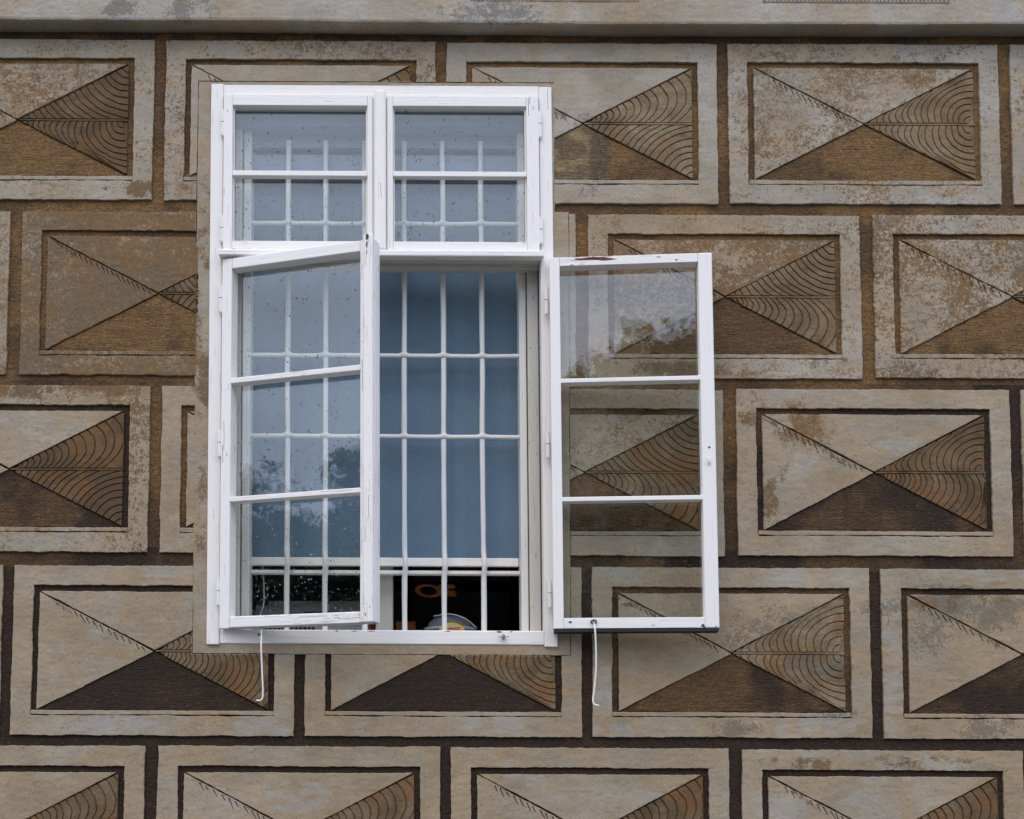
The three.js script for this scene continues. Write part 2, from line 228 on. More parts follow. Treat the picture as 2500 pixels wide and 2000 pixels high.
// ------------------------------------------------------------------ the house wall
const facade = thing('house_facade', 'weathered beige and brown wall scratched with rows of envelope-like blocks, cornice along its top', 'wall');
{
  const s = path([[-3.2, -0.2], [4.2, -0.2], [4.2, 5.2], [-3.2, 5.2]]); s.holes.push(path([[-0.662, 2.05], [0.464, 2.05], [0.464, 3.955], [-0.662, 3.955]], THREE.Path));
  const g = new THREE.ExtrudeGeometry(s, { depth: 0.4, bevelEnabled: false }); g.translate(0, 0, -DEEP - 0.4);
  mesh('brown_undercoat', flatUV(g), M.brown, facade, { label: 'rough brown plaster showing in the joints between blocks' });
}
BLOCKS.forEach((b, n) => {
  const { x, y, w } = b, r = rng(900 + n), put = (name, geos, mat) => { const g = geos.map((q) => q && cut(q)).filter(Boolean); if (name !== 'ribbed_facet' && g.length === 1 && g[0] !== geos[0]) { for (const q of pieces(g[0])) mesh(name, flatUV(q), mat, blk); return 1; } if (g.length) mesh(name, flatUV(g.length > 1 ? mergeGeometries(g.map((q) => { const k = q.index ? q.toNonIndexed() : q; for (const a of Object.keys(k.attributes)) if (!['position', 'normal', 'uv'].includes(a)) k.deleteAttribute(a); return k; })) : g[0]), mat, blk); return g.length; };
  if (x > CUTS[0][0] && x + w < CUTS[0][1] && y > CUTS[0][2] && y + BH < CUTS[0][3]) return;
  const blk = group('plaster_block', facade);
  const ix0 = x + BAND, ix1 = x + w - BAND, iy0 = y + BAND, iy1 = y + BH - BAND, px0 = ix0 + GRV, px1 = ix1 - GRV, py0 = iy0 + LEDGE, py1 = iy1 - GRV;
  const C = [(px0 + px1) / 2 + (r() - 0.5) * 0.006, (py0 + py1) / 2 + (r() - 0.5) * 0.004];
  put('border', [slab(rough([[x, y], [x + w, y], [x + w, y + BH], [x, y + BH]], n + 1), [rough([[ix0, iy0], [ix0, iy1], [ix1, iy1], [ix1, iy0]], n + 40)], 0, DEEP + 0.001)], M.plaster);
  put('ledge', [slab(rough([[ix0 + 0.0008, iy0 + 0.003], [ix1 - 0.001, iy0 + 0.003], [ix1 - 0.001, py0], [ix0 + 0.0008, py0]], n + 80, 0.011, 0.0014), null, -0.0004, DEEP)], M.plaster);
  const TL = [px0, py1], TR = [px1, py1], BL = [px0, py0 + 0.003], BR = [px1, py0 + 0.003], g = 0.0017;
  const dl = Math.hypot(C[0] - TL[0], C[1] - TL[1]), ux = (C[0] - TL[0]) / dl, uy = (C[1] - TL[1]) / dl, nx = -uy, ny = ux;   // along and across the scratched diagonal
  put('upper_facet', [slab(rough([[TL[0] + 0.004 + nx * g, TL[1]], [C[0] + nx * g * 1.5, C[1] + ny * g + 0.001], [TR[0] - 0.002, TR[1]]], n + 120, 0.012, 0.0016), null, 0, DEEP)], M.plaster);
  const hatch = [], start = 0.05 + r() * 0.03, pitch = 0.021 + r() * 0.006, turn = 0.42 + r() * 0.35;
  for (let s = start; s < dl - 0.03; s += pitch * (0.8 + 0.4 * r())) {
    const L = (0.018 + 0.016 * r()) * (0.7 + 0.5 * Math.sin(Math.PI * s / dl)), ang = Math.atan2(uy, ux) - turn - (r() - 0.5) * 0.2, hx = Math.cos(ang), hy = Math.sin(ang), wd = 0.0017;
    const sx = TL[0] + ux * s - nx * 0.0062, sy = TL[1] + uy * s - ny * 0.0062, tip = [sx + hx * L, sy + hy * L];
    if (tip[0] < px0 + 0.008 || (tip[1] - C[1]) < (C[1] - BL[1]) / (C[0] - BL[0]) * (tip[0] - C[0]) + 0.008) continue;
    hatch.push([[sx - hy * wd, sy + hx * wd], [tip[0] - hy * wd * 0.6, tip[1] + hx * wd * 0.6], [tip[0] + hy * wd * 0.6, tip[1] - hx * wd * 0.6], [sx + hy * wd, sy - hx * wd]]);
  }
  put('side_facet', [slab(rough([[TL[0], TL[1] - 0.003], [BL[0], BL[1]], [C[0] - nx * g - 0.001, C[1] - ny * g]], n + 160, 0.012, 0.0016), hatch, 0, DEEP, 0.0009)], M.plaster);
  const ST = 0.0052, c0 = [C[0] + 0.012, C[1]];
  const rb = [...ribs([c0[0], C[1] + ST], [px1, C[1] + ST], [px1, py1 - 0.004], b.up, n * 31 + 5), ...ribs([c0[0], C[1] - ST], [px1, C[1] - ST], [px1, py0 + 0.006], b.low, n * 31 + 19)];
  rb.push(slab([[C[0] + 0.01, C[1]], [px1 - 0.001, py0 + 0.008], [px1 - 0.001, py1 - 0.006]], null, -0.0056, 0.003, 0.0005));
  rb.push(slab(rough([[C[0] + 0.006, C[1] - 0.0024], [px1, C[1] - 0.0032], [px1, C[1] + 0.0032], [C[0] + 0.006, C[1] + 0.0024]], n + 200, 0.02, 0.001), null, -0.0006, 0.008, 0.0006));
  put('ribbed_facet', rb, M.plaster);
  put('dark_facet', [slab(rough([[BL[0] + 0.004, BL[1] - 0.001], [BR[0] - 0.004, BR[1] - 0.001], [C[0], C[1] - 0.003]], n + 240), null, -0.005, 0.004, 0.0008)], M.combed);
});
{ // the plain plaster band round the window
  const o = [[-0.722, 2.0095], [0.5345, 2.0095], [0.5345, 3.528], [0.486, 3.528], [0.486, 3.9835], [-0.734, 3.9835], [-0.732, 3.0]], h = [[-0.662, 2.055], [-0.662, 3.95], [0.464, 3.95], [0.464, 2.055]];
  mesh('window_surround', flatUV(slab(rough(o, 333, 0.012, 0.0016), [h], -0.0006, DEEP)), M.plaster, facade, { label: 'plain smooth plaster band framing the window' });
}
{ // the cornice: a plaster fascia that stands out over the blocks
  const n = 300, pos = [], idx = [], X0 = -3.2, X1 = 4.2, prof = [[-0.02, 4.160], [0.058, 4.157], [0.0645, 4.160], [0.0665, 4.167], [0.0665, 4.75], [-0.02, 4.75]];
  for (let i = 0; i <= n; i++) { const x = X0 + (X1 - X0) * i / n, a = (fbm(x * 3, 4, 3) - 0.5) * 0.006 - 0.006 * Math.exp(-((x - 0.6) ** 2) / 1.2) + 0.004, e = (N(x * 40, 7) - 0.5) * 0.002; prof.forEach(([z, y], k) => pos.push(x, y + (y < 4.3 ? a + (k === 2 || k === 3 ? e : 0) : 0), z + (k === 2 || k === 3 ? e : 0) + (k === 4 ? 0 : 0))); }
  const m = prof.length; for (let i = 0; i < n; i++) for (let k = 0; k < m; k++) { const a = i * m + k, b = i * m + (k + 1) % m, c = a + m, d = b + m; idx.push(a, c, b, b, c, d); }
  const g = new THREE.BufferGeometry(); g.setAttribute('position', new THREE.Float32BufferAttribute(pos, 3)); g.setIndex(idx); const q = g.toNonIndexed(); q.computeVertexNormals();
  const cor = mesh('cornice', flatUV(q), M.plaster, facade);
  const dk = std({ color: lin(0.17, 0.12, 0.085), roughness: 0.95 });
  for (const [x0, x1] of [[0.197, 0.768], [1.19, 1.821]]) {                               // cross-hatched fields, only their lower edge is in the photograph
    const bars = []; const y0 = 4.234, y1 = 4.36, add = (ax, ay, bx, by, t) => { const L = Math.hypot(bx - ax, by - ay), q2 = new THREE.BoxGeometry(L, t, 0.0012); q2.rotateZ(Math.atan2(by - ay, bx - ax)); q2.translate((ax + bx) / 2, (ay + by) / 2, 0.0668); bars.push(q2); };
    add(x0, y0, x1, y0, 0.0025); add(x0, y1, x1, y1, 0.0025); add(x0, y0, x0, y1, 0.0025); add(x1, y0, x1, y1, 0.0025);
    for (let x = x0; x < x1; x += 0.0135) for (const s of [-1, 1]) { let ax = x, ay = y0, bx = x + s * (y1 - y0) * 0.8, by = y1; if (bx > x1) { by = y0 + (x1 - x) / 0.8; bx = x1; } if (bx < x0) { by = y0 + (x - x0) / 0.8; bx = x0; } add(ax, ay, bx, by, 0.0016); }
    mesh('crosshatched_field', bars, dk, cor);
  }
}

// ------------------------------------------------------------------ painted wood
function paintTexture(seed, cracks, chips, tint) {
  const c = document.createElement('canvas'); c.width = 1024; c.height = 512; const x = c.getContext('2d'), r = rng(seed);
  x.fillStyle = tint; x.fillRect(0, 0, 1024, 512);
  for (let i = 0; i < 260; i++) { const v = r() < 0.5 ? '255,255,255' : '150,146,150'; x.fillStyle = `rgba(${v},${0.035 * r()})`; x.fillRect(r() * 1100 - 100, r() * 512, 60 + r() * 500, 1 + r() * 5); }
  const sore = Array.from({ length: 9 }, () => [r() * 1024, r() * 512]), near = () => { const [a, b] = sore[r() * 9 | 0]; return r() < 0.25 ? [r() * 1024, r() * 512] : [a + (r() + r() + r() - 1.5) * 150, b + (r() + r() + r() - 1.5) * 70]; };
  const line = (n, a0, w0) => { for (let i = 0; i < n; i++) { let [px, py] = near(); const len = 12 + r() * r() * 130; x.strokeStyle = `rgba(${70 + r() * 40 | 0},${64 + r() * 36 | 0},${62 + r() * 34 | 0},${a0 * (0.3 + 0.7 * r())})`; x.lineWidth = w0 * (0.4 + r()); x.beginPath(); x.moveTo(px, py); for (let k = 0; k < len; k += 7) { px += 7; py += (r() - 0.5) * 1.5; x.lineTo(px, py); } x.stroke(); } };
  line(cracks, 0.42, 1.0); line(cracks / 6 | 0, 0.9, 1.8);
  for (let i = 0; i < chips; i++) { const [px, py] = near(), l = 3 + r() * r() * 22, h = 1 + r() * r() * 4; x.fillStyle = r() < 0.2 ? 'rgba(112,62,48,0.85)' : `rgba(${64 + r() * 40 | 0},${56 + r() * 40 | 0},${54 + r() * 40 | 0},0.85)`; x.beginPath(); x.moveTo(px, py); for (let k = 1; k < 7; k++) x.lineTo(px + l * k / 7, py + (r() - 0.5) * h); for (let k = 7; k > 0; k--) x.lineTo(px + l * k / 7, py + h * 0.4 + (r() - 0.5) * h); x.fill(); }
  const t = new THREE.CanvasTexture(c); t.colorSpace = THREE.SRGBColorSpace; t.wrapS = t.wrapT = THREE.RepeatWrapping; t.repeat.set(1 / 0.9, 1 / 0.45); return t;
}
const brush = dataTex(512, 512, (i, j) => { const u = i / 512, v = j / 512; return 0.5 * N(u * 6, v * 128, 6 * 1) * 1 + 0.25 * N(u * 16, v * 256, 16) + 0.25 * N(u * 32, v * 32, 32); }); brush.repeat.set(1 / 0.9, 1 / 0.45);
const paint = (seed, cracks, chips, tint = '#ebe5de') => std({ map: paintTexture(seed, cracks, chips, tint), bumpMap: brush, bumpScale: 0.0006, roughness: 0.5 });
const P = { fresh: paint(11, 22, 3), used: paint(12, 120, 14), worn: paint(13, 480, 110), inner: paint(14, 60, 14, '#ded9d0'), grimy: paint(15, 220, 120, '#c8c2b4') };
const LEAN = -0.0078;
const lean = (g, y0 = 0) => { const p = g.attributes.position; for (let i = 0; i < p.count; i++) p.setX(i, p.getX(i) + LEAN * (p.getY(i) + y0 - 3.0)); return g; };
let boardNo = 0;
function board(x0, x1, y0, y1, z0, z1, grain = 'y', edge = 0.0022, seg = 1) {
  const w = x1 - x0, h = y1 - y0, d = z1 - z0, g = new RoundedBoxGeometry(w, h, d, seg, Math.min(edge, w * 0.45, h * 0.45, d * 0.45)); g.translate((x0 + x1) / 2, (y0 + y1) / 2, (z0 + z1) / 2);
  const q = rng(5000 + boardNo++), a = q() * 3, b = q() * 3, p = g.attributes.position, uv = g.attributes.uv;
  for (let i = 0; i < p.count; i++) { const X = p.getX(i), Y = p.getY(i), Z = p.getZ(i); if (grain === 'y') uv.setXY(i, Y + a, X + Z * 0.9 + b); else uv.setXY(i, X + a, Y + Z * 0.9 + b); }
  return g;
}
function chip(pts, z, t = 0.0009) { const g = new THREE.ExtrudeGeometry(path(pts), { depth: t, bevelEnabled: false }); g.translate(0, 0, z); return g; }
function ragged(cx, cy, w, h, seed) { const r = rng(seed), pts = [], n = 15; for (let i = 0; i < n; i++) { const a = i / n * Math.PI * 2, k = 0.55 + 0.6 * r(); pts.push([cx + Math.cos(a) * w / 2 * k, cy + Math.sin(a) * h / 2 * k]); } return pts; }
const bareWood = std({ color: lin(0.055, 0.048, 0.05), roughness: 0.9 }), primer = std({ color: lin(0.2, 0.055, 0.035), roughness: 0.85 }), iron = std({ color: lin(0.16, 0.13, 0.1), roughness: 0.6, metalness: 0.5 });
const wave = dataTex(256, 256, (i, j) => 0.7 * N(i / 256 * 4, j / 256 * 4, 4) + 0.3 * N(i / 256 * 9, j / 256 * 9, 9)); wave.repeat.set(1 / 0.55, 1 / 0.55);
const glass = new THREE.MeshPhysicalMaterial({ color: lin(0.962, 0.975, 0.968), roughness: 0.012, metalness: 0, transmission: 1, thickness: 0, ior: 1.62, bumpMap: wave, bumpScale: 0.0006 });
const water = new THREE.MeshPhysicalMaterial({ color: lin(0.97, 0.98, 1), roughness: 0.02, transmission: 1, thickness: 0.003, ior: 1.33 });

const win = thing('casement_window', 'tall white painted wooden window, lower sashes swung open, set in scratched plaster wall', 'window');
// frame
mesh('frame_post', lean(board(-0.683, -0.640, 2.0385, 3.972, -0.055, 0.008, 'y', 0.004, 2)), P.used, win);
mesh('frame_post', lean(board(0.440, 0.484, 2.0355, 3.966, -0.055, 0.008, 'y', 0.004, 2)), P.used, win);
mesh('frame_head', lean(board(-0.6398, 0.4398, 3.922, 3.9685, -0.055, 0.0065, 'x')), P.used, win);
const sill = mesh('frame_sill', lean(board(-0.6398, 0.4398, 2.043, 2.0905, -0.15, 0.003, 'x', 0.004, 2)), P.fresh, win, { label: 'smooth white bottom rail of the frame with small red chips' });
for (const [x, w, h, m, s] of [[0.290, 0.02, 0.007, primer, 4], [0.33, 0.012, 0.004, primer, 8], [-0.135, 0.026, 0.003, primer, 5], [-0.19, 0.024, 0.003, bareWood, 6], [0.118, 0.026, 0.003, bareWood, 7], [-0.25, 0.012, 0.004, bareWood, 9]]) mesh('paint_chip', lean(chip(ragged(x, 2.0868, w, h, s), 0.0026)), m, sill);
{ // screw eye on the sill
  const t = new THREE.TorusGeometry(0.0075, 0.0024, 8, 20); t.rotateY(0.9); t.translate(0.31, 2.068, 0.013); const k = new THREE.CylinderGeometry(0.002, 0.002, 0.014, 8); k.rotateX(Math.PI / 2); k.translate(0.31, 2.068, 0.004); const s2 = new THREE.CylinderGeometry(0.0017, 0.0017, 0.034, 8); s2.rotateZ(Math.PI / 2); s2.translate(0.311, 2.069, 0.015);
  mesh('screw_eye', [t, k, s2], std({ color: lin(0.3, 0.3, 0.31), roughness: 0.5, metalness: 0.3 }), sill);
}
// transom: a projecting drip mould and stepped soffit
const tran = group('transom', win);
mesh('drip_mould', lean(board(-0.648, 0.449, 3.3515, 3.374, 0.009, 0.045, 'x', 0.005, 3)), P.worn, tran, { label: 'flaking edge moulding over the lower sashes' });
mesh('soffit_board', lean(board(-0.6395, 0.4395, 3.355, 3.384, -0.03, 0.0088, 'x')), P.grimy, tran);
mesh('soffit_board', lean(board(-0.6395, 0.4395, 3.351, 3.384, -0.096, -0.032, 'x')), P.grimy, tran);
mesh('bead', lean(board(-0.6395, 0.4395, 3.346, 3.3505, -0.05, -0.036, 'x', 0.002, 2)), P.grimy, tran);
// mullion between the upper sashes
const mul = group('mullion', win);
mesh('post', lean(board(-0.128, -0.081, 3.3745, 3.9215, -0.055, 0.018, 'y')), P.used, mul);
mesh('bead', lean(board(-0.1225, -0.0835, 3.3765, 3.938, 0.0182, 0.038, 'y', 0.012, 4)), P.used, mul);

function drops(w, h, n, seed, z, dirtShare) {
  const r = rng(seed), wet = [], dirt = [];
  for (let i = 0; i < n; i++) { const q = r() < dirtShare ? dirt : wet, s = 0.0009 + 0.0015 * r() * r(), g = new THREE.IcosahedronGeometry(s, 1), cl = r() < 0.6 ? Math.pow(r(), 0.6) : r(); g.scale(1, 1.1 + 0.9 * r(), 0.45); g.rotateZ((r() - 0.5) * 0.8); g.translate(0.006 + r() * (w - 0.012), 0.006 + (1 - cl) * (h - 0.012), z); q.push(g); }
  return [wet, dirt];
}
const grime = std({ color: lin(0.075, 0.085, 0.1), roughness: 0.8 });
function pane(x0, x1, y0, y1, z, parent, seed, y00, n = 90, wetSide = 1, leanIt = true) {
  const w = x1 - x0, h = y1 - y0, L = (g) => (leanIt ? lean(g, y00) : g), g = new THREE.BoxGeometry(w, h, 0.003); { const p = g.attributes.position, uv = g.attributes.uv; for (let i = 0; i < p.count; i++) uv.setXY(i, p.getX(i) + seed * 0.37, p.getY(i) + seed * 0.71); } g.translate((x0 + x1) / 2, (y0 + y1) / 2, z);
  const p = mesh('pane', L(g), glass, parent);
  const [wet, dirt] = drops(w, h, Math.round(n * 2.2), seed, z + wetSide * 0.0021, 0.6); for (const q of [wet, dirt]) q.forEach((d) => { d.translate(x0, y0, 0); L(d); });
  // drops and specks are too small and too many to count
  if (wet.length) mesh('raindrops', wet, water, parent, { kind: 'stuff' });
  if (dirt.length) mesh('dirt_specks', dirt, grime, parent, { kind: 'stuff' });
  return p;
}
function hingeGeo(x, y0, y1, z, side) {
  const m = y0 + (y1 - y0) * 0.52, out = []; for (const [a, b, r] of [[y0, m - 0.0016, 0.0068], [m + 0.0016, y1, 0.0074]]) { const g = new THREE.CylinderGeometry(r, r, b - a, 14); g.translate(x, (a + b) / 2, z); out.push(g); }
  const tip = new THREE.SphereGeometry(0.0062, 12, 8); tip.translate(x, y0, z); out.push(tip);
  const pl = new RoundedBoxGeometry(0.026, y1 - m, 0.003, 1, 0.001); pl.translate(x + side * 0.012, (m + y1) / 2, z - 0.004); out.push(pl); return out;
}
const tough = std({ color: lin(0.8, 0.76, 0.71), roughness: 0.42 });
// a closed upper sash
function upperSash(x0, x1, ox0, ox1, y0, y1, side, seed, label) {
  const s = group('sash', win, { label }), F = 0.022, B = -0.022, oy0 = 3.4125, oy1 = 3.888, my0 = 3.6405, my1 = 3.6585, G = -0.009;
  mesh('stile', lean(board(x0, ox0, y0, y1, B, F, 'y')), P.used, s); mesh('stile', lean(board(ox1, x1, y0, y1, B, F, 'y')), P.used, s);
  mesh('rail', lean(board(ox0 + 0.0003, ox1 - 0.0003, oy1, y1 - 0.0006, B, F - 0.0006, 'x')), P.used, s); mesh('rail', lean(board(ox0 + 0.0003, ox1 - 0.0003, y0 + 0.0006, oy0, B, F - 0.0006, 'x')), P.worn, s, { label: 'cracked and flaking bottom rail' });
  mesh('glazing_bar', lean(board(ox0 + 0.0003, ox1 - 0.0003, my0, my1, G + 0.0018, F - 0.001, 'x')), P.used, s);
  const putty = []; for (const [a, b] of [[my1, oy1], [oy0, my0]]) { putty.push(lean(board(ox0, ox0 + 0.0055, a, b, G + 0.0018, F - 0.012, 'y', 0.002)), lean(board(ox1 - 0.0055, ox1, a, b, G + 0.0018, F - 0.012, 'y', 0.002)), lean(board(ox0 + 0.0056, ox1 - 0.0056, a, a + 0.005, G + 0.0018, F - 0.014, 'x', 0.002))); } mesh('putty', putty, P.inner, s);
  pane(ox0 - 0.004, ox1 + 0.004, my1 - 0.004, oy1 + 0.004, G, s, seed, 0, 70); pane(ox0 - 0.004, ox1 + 0.004, oy0 - 0.004, my0 + 0.004, G, s, seed + 1, 0, 120);
  const hx = side < 0 ? x0 - 0.0035 : x1 + 0.0045;
  mesh('hinge', hingeGeo(hx, 3.783, 3.872, 0.0155, -side).map((g) => lean(g)), tough, s); mesh('hinge', hingeGeo(hx, 3.411, 3.501, 0.0155, -side).map((g) => lean(g)), tough, s);
  return s;
}
upperSash(-0.637, -0.1285, -0.606, -0.147, 3.377, 3.9275, -1, 21, 'closed upper sash on the side of the half-open lower sash');
upperSash(-0.0805, 0.4375, -0.060, 0.395, 3.377, 3.9245, 1, 31, 'closed upper sash above the empty opening');

// the left lower sash, ajar: built from its hinge edge, then turned outwards
{
  const W = 0.548, H = 1.256, T = 0.05, y00 = 2.089, s = group('sash', win, { label: 'half-open lower sash mirroring trees, hinged at its outer edge' }); s.position.set(-0.6375, y00, 0.027); s.rotation.y = -18.6 * Math.PI / 180;
  const L = (g) => lean(g, y00), ox0 = 0.036, ox1 = W - 0.05, G = -0.044, bars = [[0.8235, 0.8425], [0.4225, 0.4395]], oy0 = 0.0395, oy1 = H - 0.037;
  mesh('stile', L(board(0, ox0, 0, H, -T, 0, 'y', 0.003, 2)), P.used, s); mesh('stile', L(board(ox1, W, 0.004, H, -T, 0, 'y', 0.003, 2)), P.worn, s);
  const ast = mesh('cover_strip', L(board(W - 0.036, W - 0.002, 0.001, H + 0.014, 0.0003, 0.014, 'y', 0.006, 3)), P.worn, s, { label: 'upright cover strip with bare patches at its top' });
  for (const [cx, cy, w, h, q] of [[0.527, H + 0.001, 0.011, 0.024, 41], [0.5265, H - 0.024, 0.0055, 0.028, 42], [0.5262, H - 0.05, 0.003, 0.018, 45], [0.522, 0.028, 0.004, 0.012, 43], [0.537, 0.05, 0.003, 0.007, 44]]) mesh('paint_chip', L(chip(ragged(cx, cy, w, h, q), 0.0136)), bareWood, ast);
  mesh('rail', L(board(ox0 + 0.0003, ox1 - 0.0003, oy1, H - 0.0006, -T, -0.0006, 'x', 0.003, 2)), P.fresh, s); mesh('rail', L(board(ox0 + 0.0003, ox1 - 0.0003, 0.002, oy0, -T, -0.0006, 'x', 0.004, 2)), P.worn, s, { label: 'split and flaking bottom rail' });
  for (const [a, b] of bars) mesh('glazing_bar', L(board(ox0 - 0.004, ox1 + 0.003, a, b, G + 0.0018, 0.001, 'x', 0.003, 2)), P.worn, s);
  const edges = [oy0, ...bars.slice().reverse().flat(), oy1];
  for (let i = 0; i < 3; i++) pane(ox0 - 0.004, ox1 + 0.004, edges[2 * i] - 0.004, edges[2 * i + 1] + 0.004, G, s, 51 + i, y00, [190, 150, 130][i]);
  for (const [a, b] of [[3.164, 3.257], [2.670, 2.758], [2.169, 2.261]]) mesh('hinge', hingeGeo(-0.0055, a - y00, b - y00, -0.004, 1).map(L), tough, s);
  const hk = new THREE.CatmullRomCurve3([[0.155, 0.0, -0.02], [0.1555, -0.015, -0.014], [0.158, -0.06, -0.006], [0.163, -0.15, -0.006], [0.1655, -0.215, -0.008], [0.164, -0.232, -0.008], [0.157, -0.2395, -0.006], [0.145, -0.2385, -0.004]].map((p) => new THREE.Vector3(...p)));
  const ring = new THREE.TorusGeometry(0.007, 0.0022, 8, 18); ring.rotateX(1.2); ring.translate(0.149, -0.0225, -0.014); const stem = new THREE.CylinderGeometry(0.0026, 0.0026, 0.03, 8); stem.translate(0.155, -0.005, -0.019);
  const hook = mesh('hook_stay', new THREE.TubeGeometry(hk, 60, 0.0028, 8), tough, s, { label: 'thin white hook hanging below the half-open sash' }); hook.position.y = 0; mesh('screw_eye', [ring, stem], iron, s);
}
// the right lower sash, folded right back against the wall: its inner side shows
{
  const W = 0.535, H = 1.2505, T = 0.05, y00 = 2.0895, s = group('sash', win, { label: 'lower sash folded right back over the wall, blocks showing through its glass' }); s.position.set(0.463, y00, 0.066); s.rotation.y = -5.3 * Math.PI / 180;
  const L = (g) => lean(g, y00), ox0 = 0.034, ox1 = W - 0.046, G = -0.045, bars = [[0.8215, 0.8365], [0.4225, 0.4375]], oy0 = 0.036, oy1 = H - 0.031;
  mesh('stile', L(board(0, ox0, 0, H, -T, 0, 'y', 0.003, 2)), P.fresh, s); const fs = mesh('stile', L(board(ox1, W, 0, H, -T, 0, 'y', 0.005, 3)), P.fresh, s);
  const tr = mesh('rail', L(board(ox0 + 0.0003, ox1 - 0.0003, oy1, H - 0.0005, -T, -0.0006, 'x')), P.worn, s, { label: 'flaking top rail with a long red-brown bare patch' }); const br = mesh('rail', L(board(ox0 + 0.0003, ox1 - 0.0003, 0.0008, oy0, -T, -0.0006, 'x')), P.used, s);
  for (const [cx, cy, w, h, m, q] of [[0.135, H - 0.0085, 0.13, 0.011, primer, 61], [0.19, H - 0.012, 0.075, 0.012, primer, 62], [0.14, H - 0.006, 0.05, 0.008, bareWood, 68], [0.075, H - 0.028, 0.014, 0.004, primer, 63], [0.42, H - 0.022, 0.012, 0.005, primer, 64], [0.36, H - 0.01, 0.02, 0.003, bareWood, 65]]) mesh('paint_chip', L(chip(ragged(cx, cy, w, h, q), -0.0012)), m, tr);
  for (const [cx, cy, w, h, q] of [[0.482, 0.007, 0.018, 0.013, 66], [0.055, 0.022, 0.014, 0.008, 67]]) mesh('paint_chip', L(chip(ragged(cx, cy, w, h, q), -0.0012)), bareWood, br);
  for (const [cx, cy, w, h, q] of [[0.5235, 0.003, 0.004, 0.011, 70], [0.513, 0.595, 0.009, 0.008, 71]]) mesh('paint_chip', L(chip(ragged(cx, cy, w, h, q), -0.0004)), bareWood, fs);
  const kb = new THREE.SphereGeometry(0.006, 12, 8); kb.scale(0.7, 2.2, 1); kb.translate(W - 0.024, 0.55, 0.005); mesh('catch', L(kb), tough, s);
  for (const [a, b] of bars) mesh('glazing_bar', L(board(ox0 - 0.003, ox1 + 0.003, a, b, G + 0.0018, -0.001, 'x')), P.used, s);
  const edges = [oy0, ...bars.slice().reverse().flat(), oy1];
  for (let i = 0; i < 3; i++) pane(ox0 - 0.004, ox1 + 0.004, edges[2 * i] - 0.004, edges[2 * i + 1] + 0.004, G, s, 81 + i, y00, [60, 60, 260][i], -1);
  mesh('weather_strip', L(board(0.002, W - 0.002, -0.0105, -0.0004, -T - 0.006, -0.003, 'x', 0.001)), std({ color: lin(0.012, 0.012, 0.016), roughness: 0.7 }), s, { label: 'black strip along the underside' });
  for (const [a, b] of [[3.159, 3.251], [2.669, 2.756], [2.166, 2.256]]) mesh('hinge', hingeGeo(-0.011, a - y00, b - y00, -0.034, 1).map(L), tough, s);
  const hk = new THREE.CatmullRomCurve3([[0.138, 0.019, 0.004], [0.141, 0.0, 0.012], [0.144, -0.06, 0.010], [0.144, -0.13, 0.008], [0.138, -0.2, 0.006], [0.134, -0.235, 0.006], [0.1375, -0.2475, 0.006], [0.153, -0.2525, 0.008]].map((p) => new THREE.Vector3(...p)));
  const ring = new THREE.TorusGeometry(0.0085, 0.0026, 8, 20); ring.rotateX(0.9); ring.translate(0.138, 0.022, 0.005); const k = new THREE.CylinderGeometry(0.0028, 0.0028, 0.014, 8); k.rotateX(Math.PI / 2); k.translate(0.138, 0.026, 0);
  mesh('hook_stay', new THREE.TubeGeometry(hk, 60, 0.0029, 8), tough, s, { label: 'thin white hook hanging from a rusty eye' }); mesh('screw_eye', [ring, k], iron, s);
}

// ------------------------------------------------------------------ the inner frame, grille and blind
const shadedHead = paint(16, 40, 10, '#848da0');  // white head boards, with the shade of the deep recess put into this tint
const inner = thing('inner_window', 'white inner window frame set back behind the iron grille', 'window frame');
mesh('frame_post', lean(board(0.402, 0.440, 2.0908, 3.86, -0.18, -0.08, 'y', 0.003, 2)), P.grimy, inner); mesh('frame_post', lean(board(-0.6395, -0.587, 2.0908, 3.86, -0.18, -0.08, 'y', 0.003, 2)), P.grimy, inner);
mesh('stile', lean(board(0.374, 0.399, 2.0908, 3.86, -0.19, -0.098, 'y', 0.004, 2)), P.inner, inner); mesh('stile', lean(board(-0.583, -0.556, 2.0908, 3.86, -0.19, -0.098, 'y', 0.004, 2)), P.inner, inner);
mesh('head_rail', lean(board(-0.5555, 0.3735, 3.70, 3.79, -0.155, -0.128, 'x')), shadedHead, inner); mesh('head_board', lean(board(-0.6395, 0.4395, 3.861, 3.921, -0.19, -0.06, 'x')), shadedHead, inner);
mesh('head_rail', lean(board(-0.5555, 0.3735, 3.815, 3.86, -0.155, -0.128, 'x')), shadedHead, inner);
mesh('low_rail', lean(board(-0.5555, 0.3735, 2.300, 2.3125, -0.162, -0.128, 'x', 0.002)), P.inner, inner);
mesh('mullion', lean(board(-0.128, -0.066, 2.092, 3.86, -0.34, -0.255, 'y', 0.008, 3)), P.grimy, inner);
mesh('sill_board', lean(board(-0.70, 0.50, 2.015, 2.06, -0.75, -0.151, 'x')), P.inner, inner);
for (const [x0, x1] of [[-0.69, -0.5838], [0.3998, 0.50]]) mesh('lining', lean(board(x0, x1, 2.092, 3.92, -0.42, -0.191, 'y')), P.inner, inner);

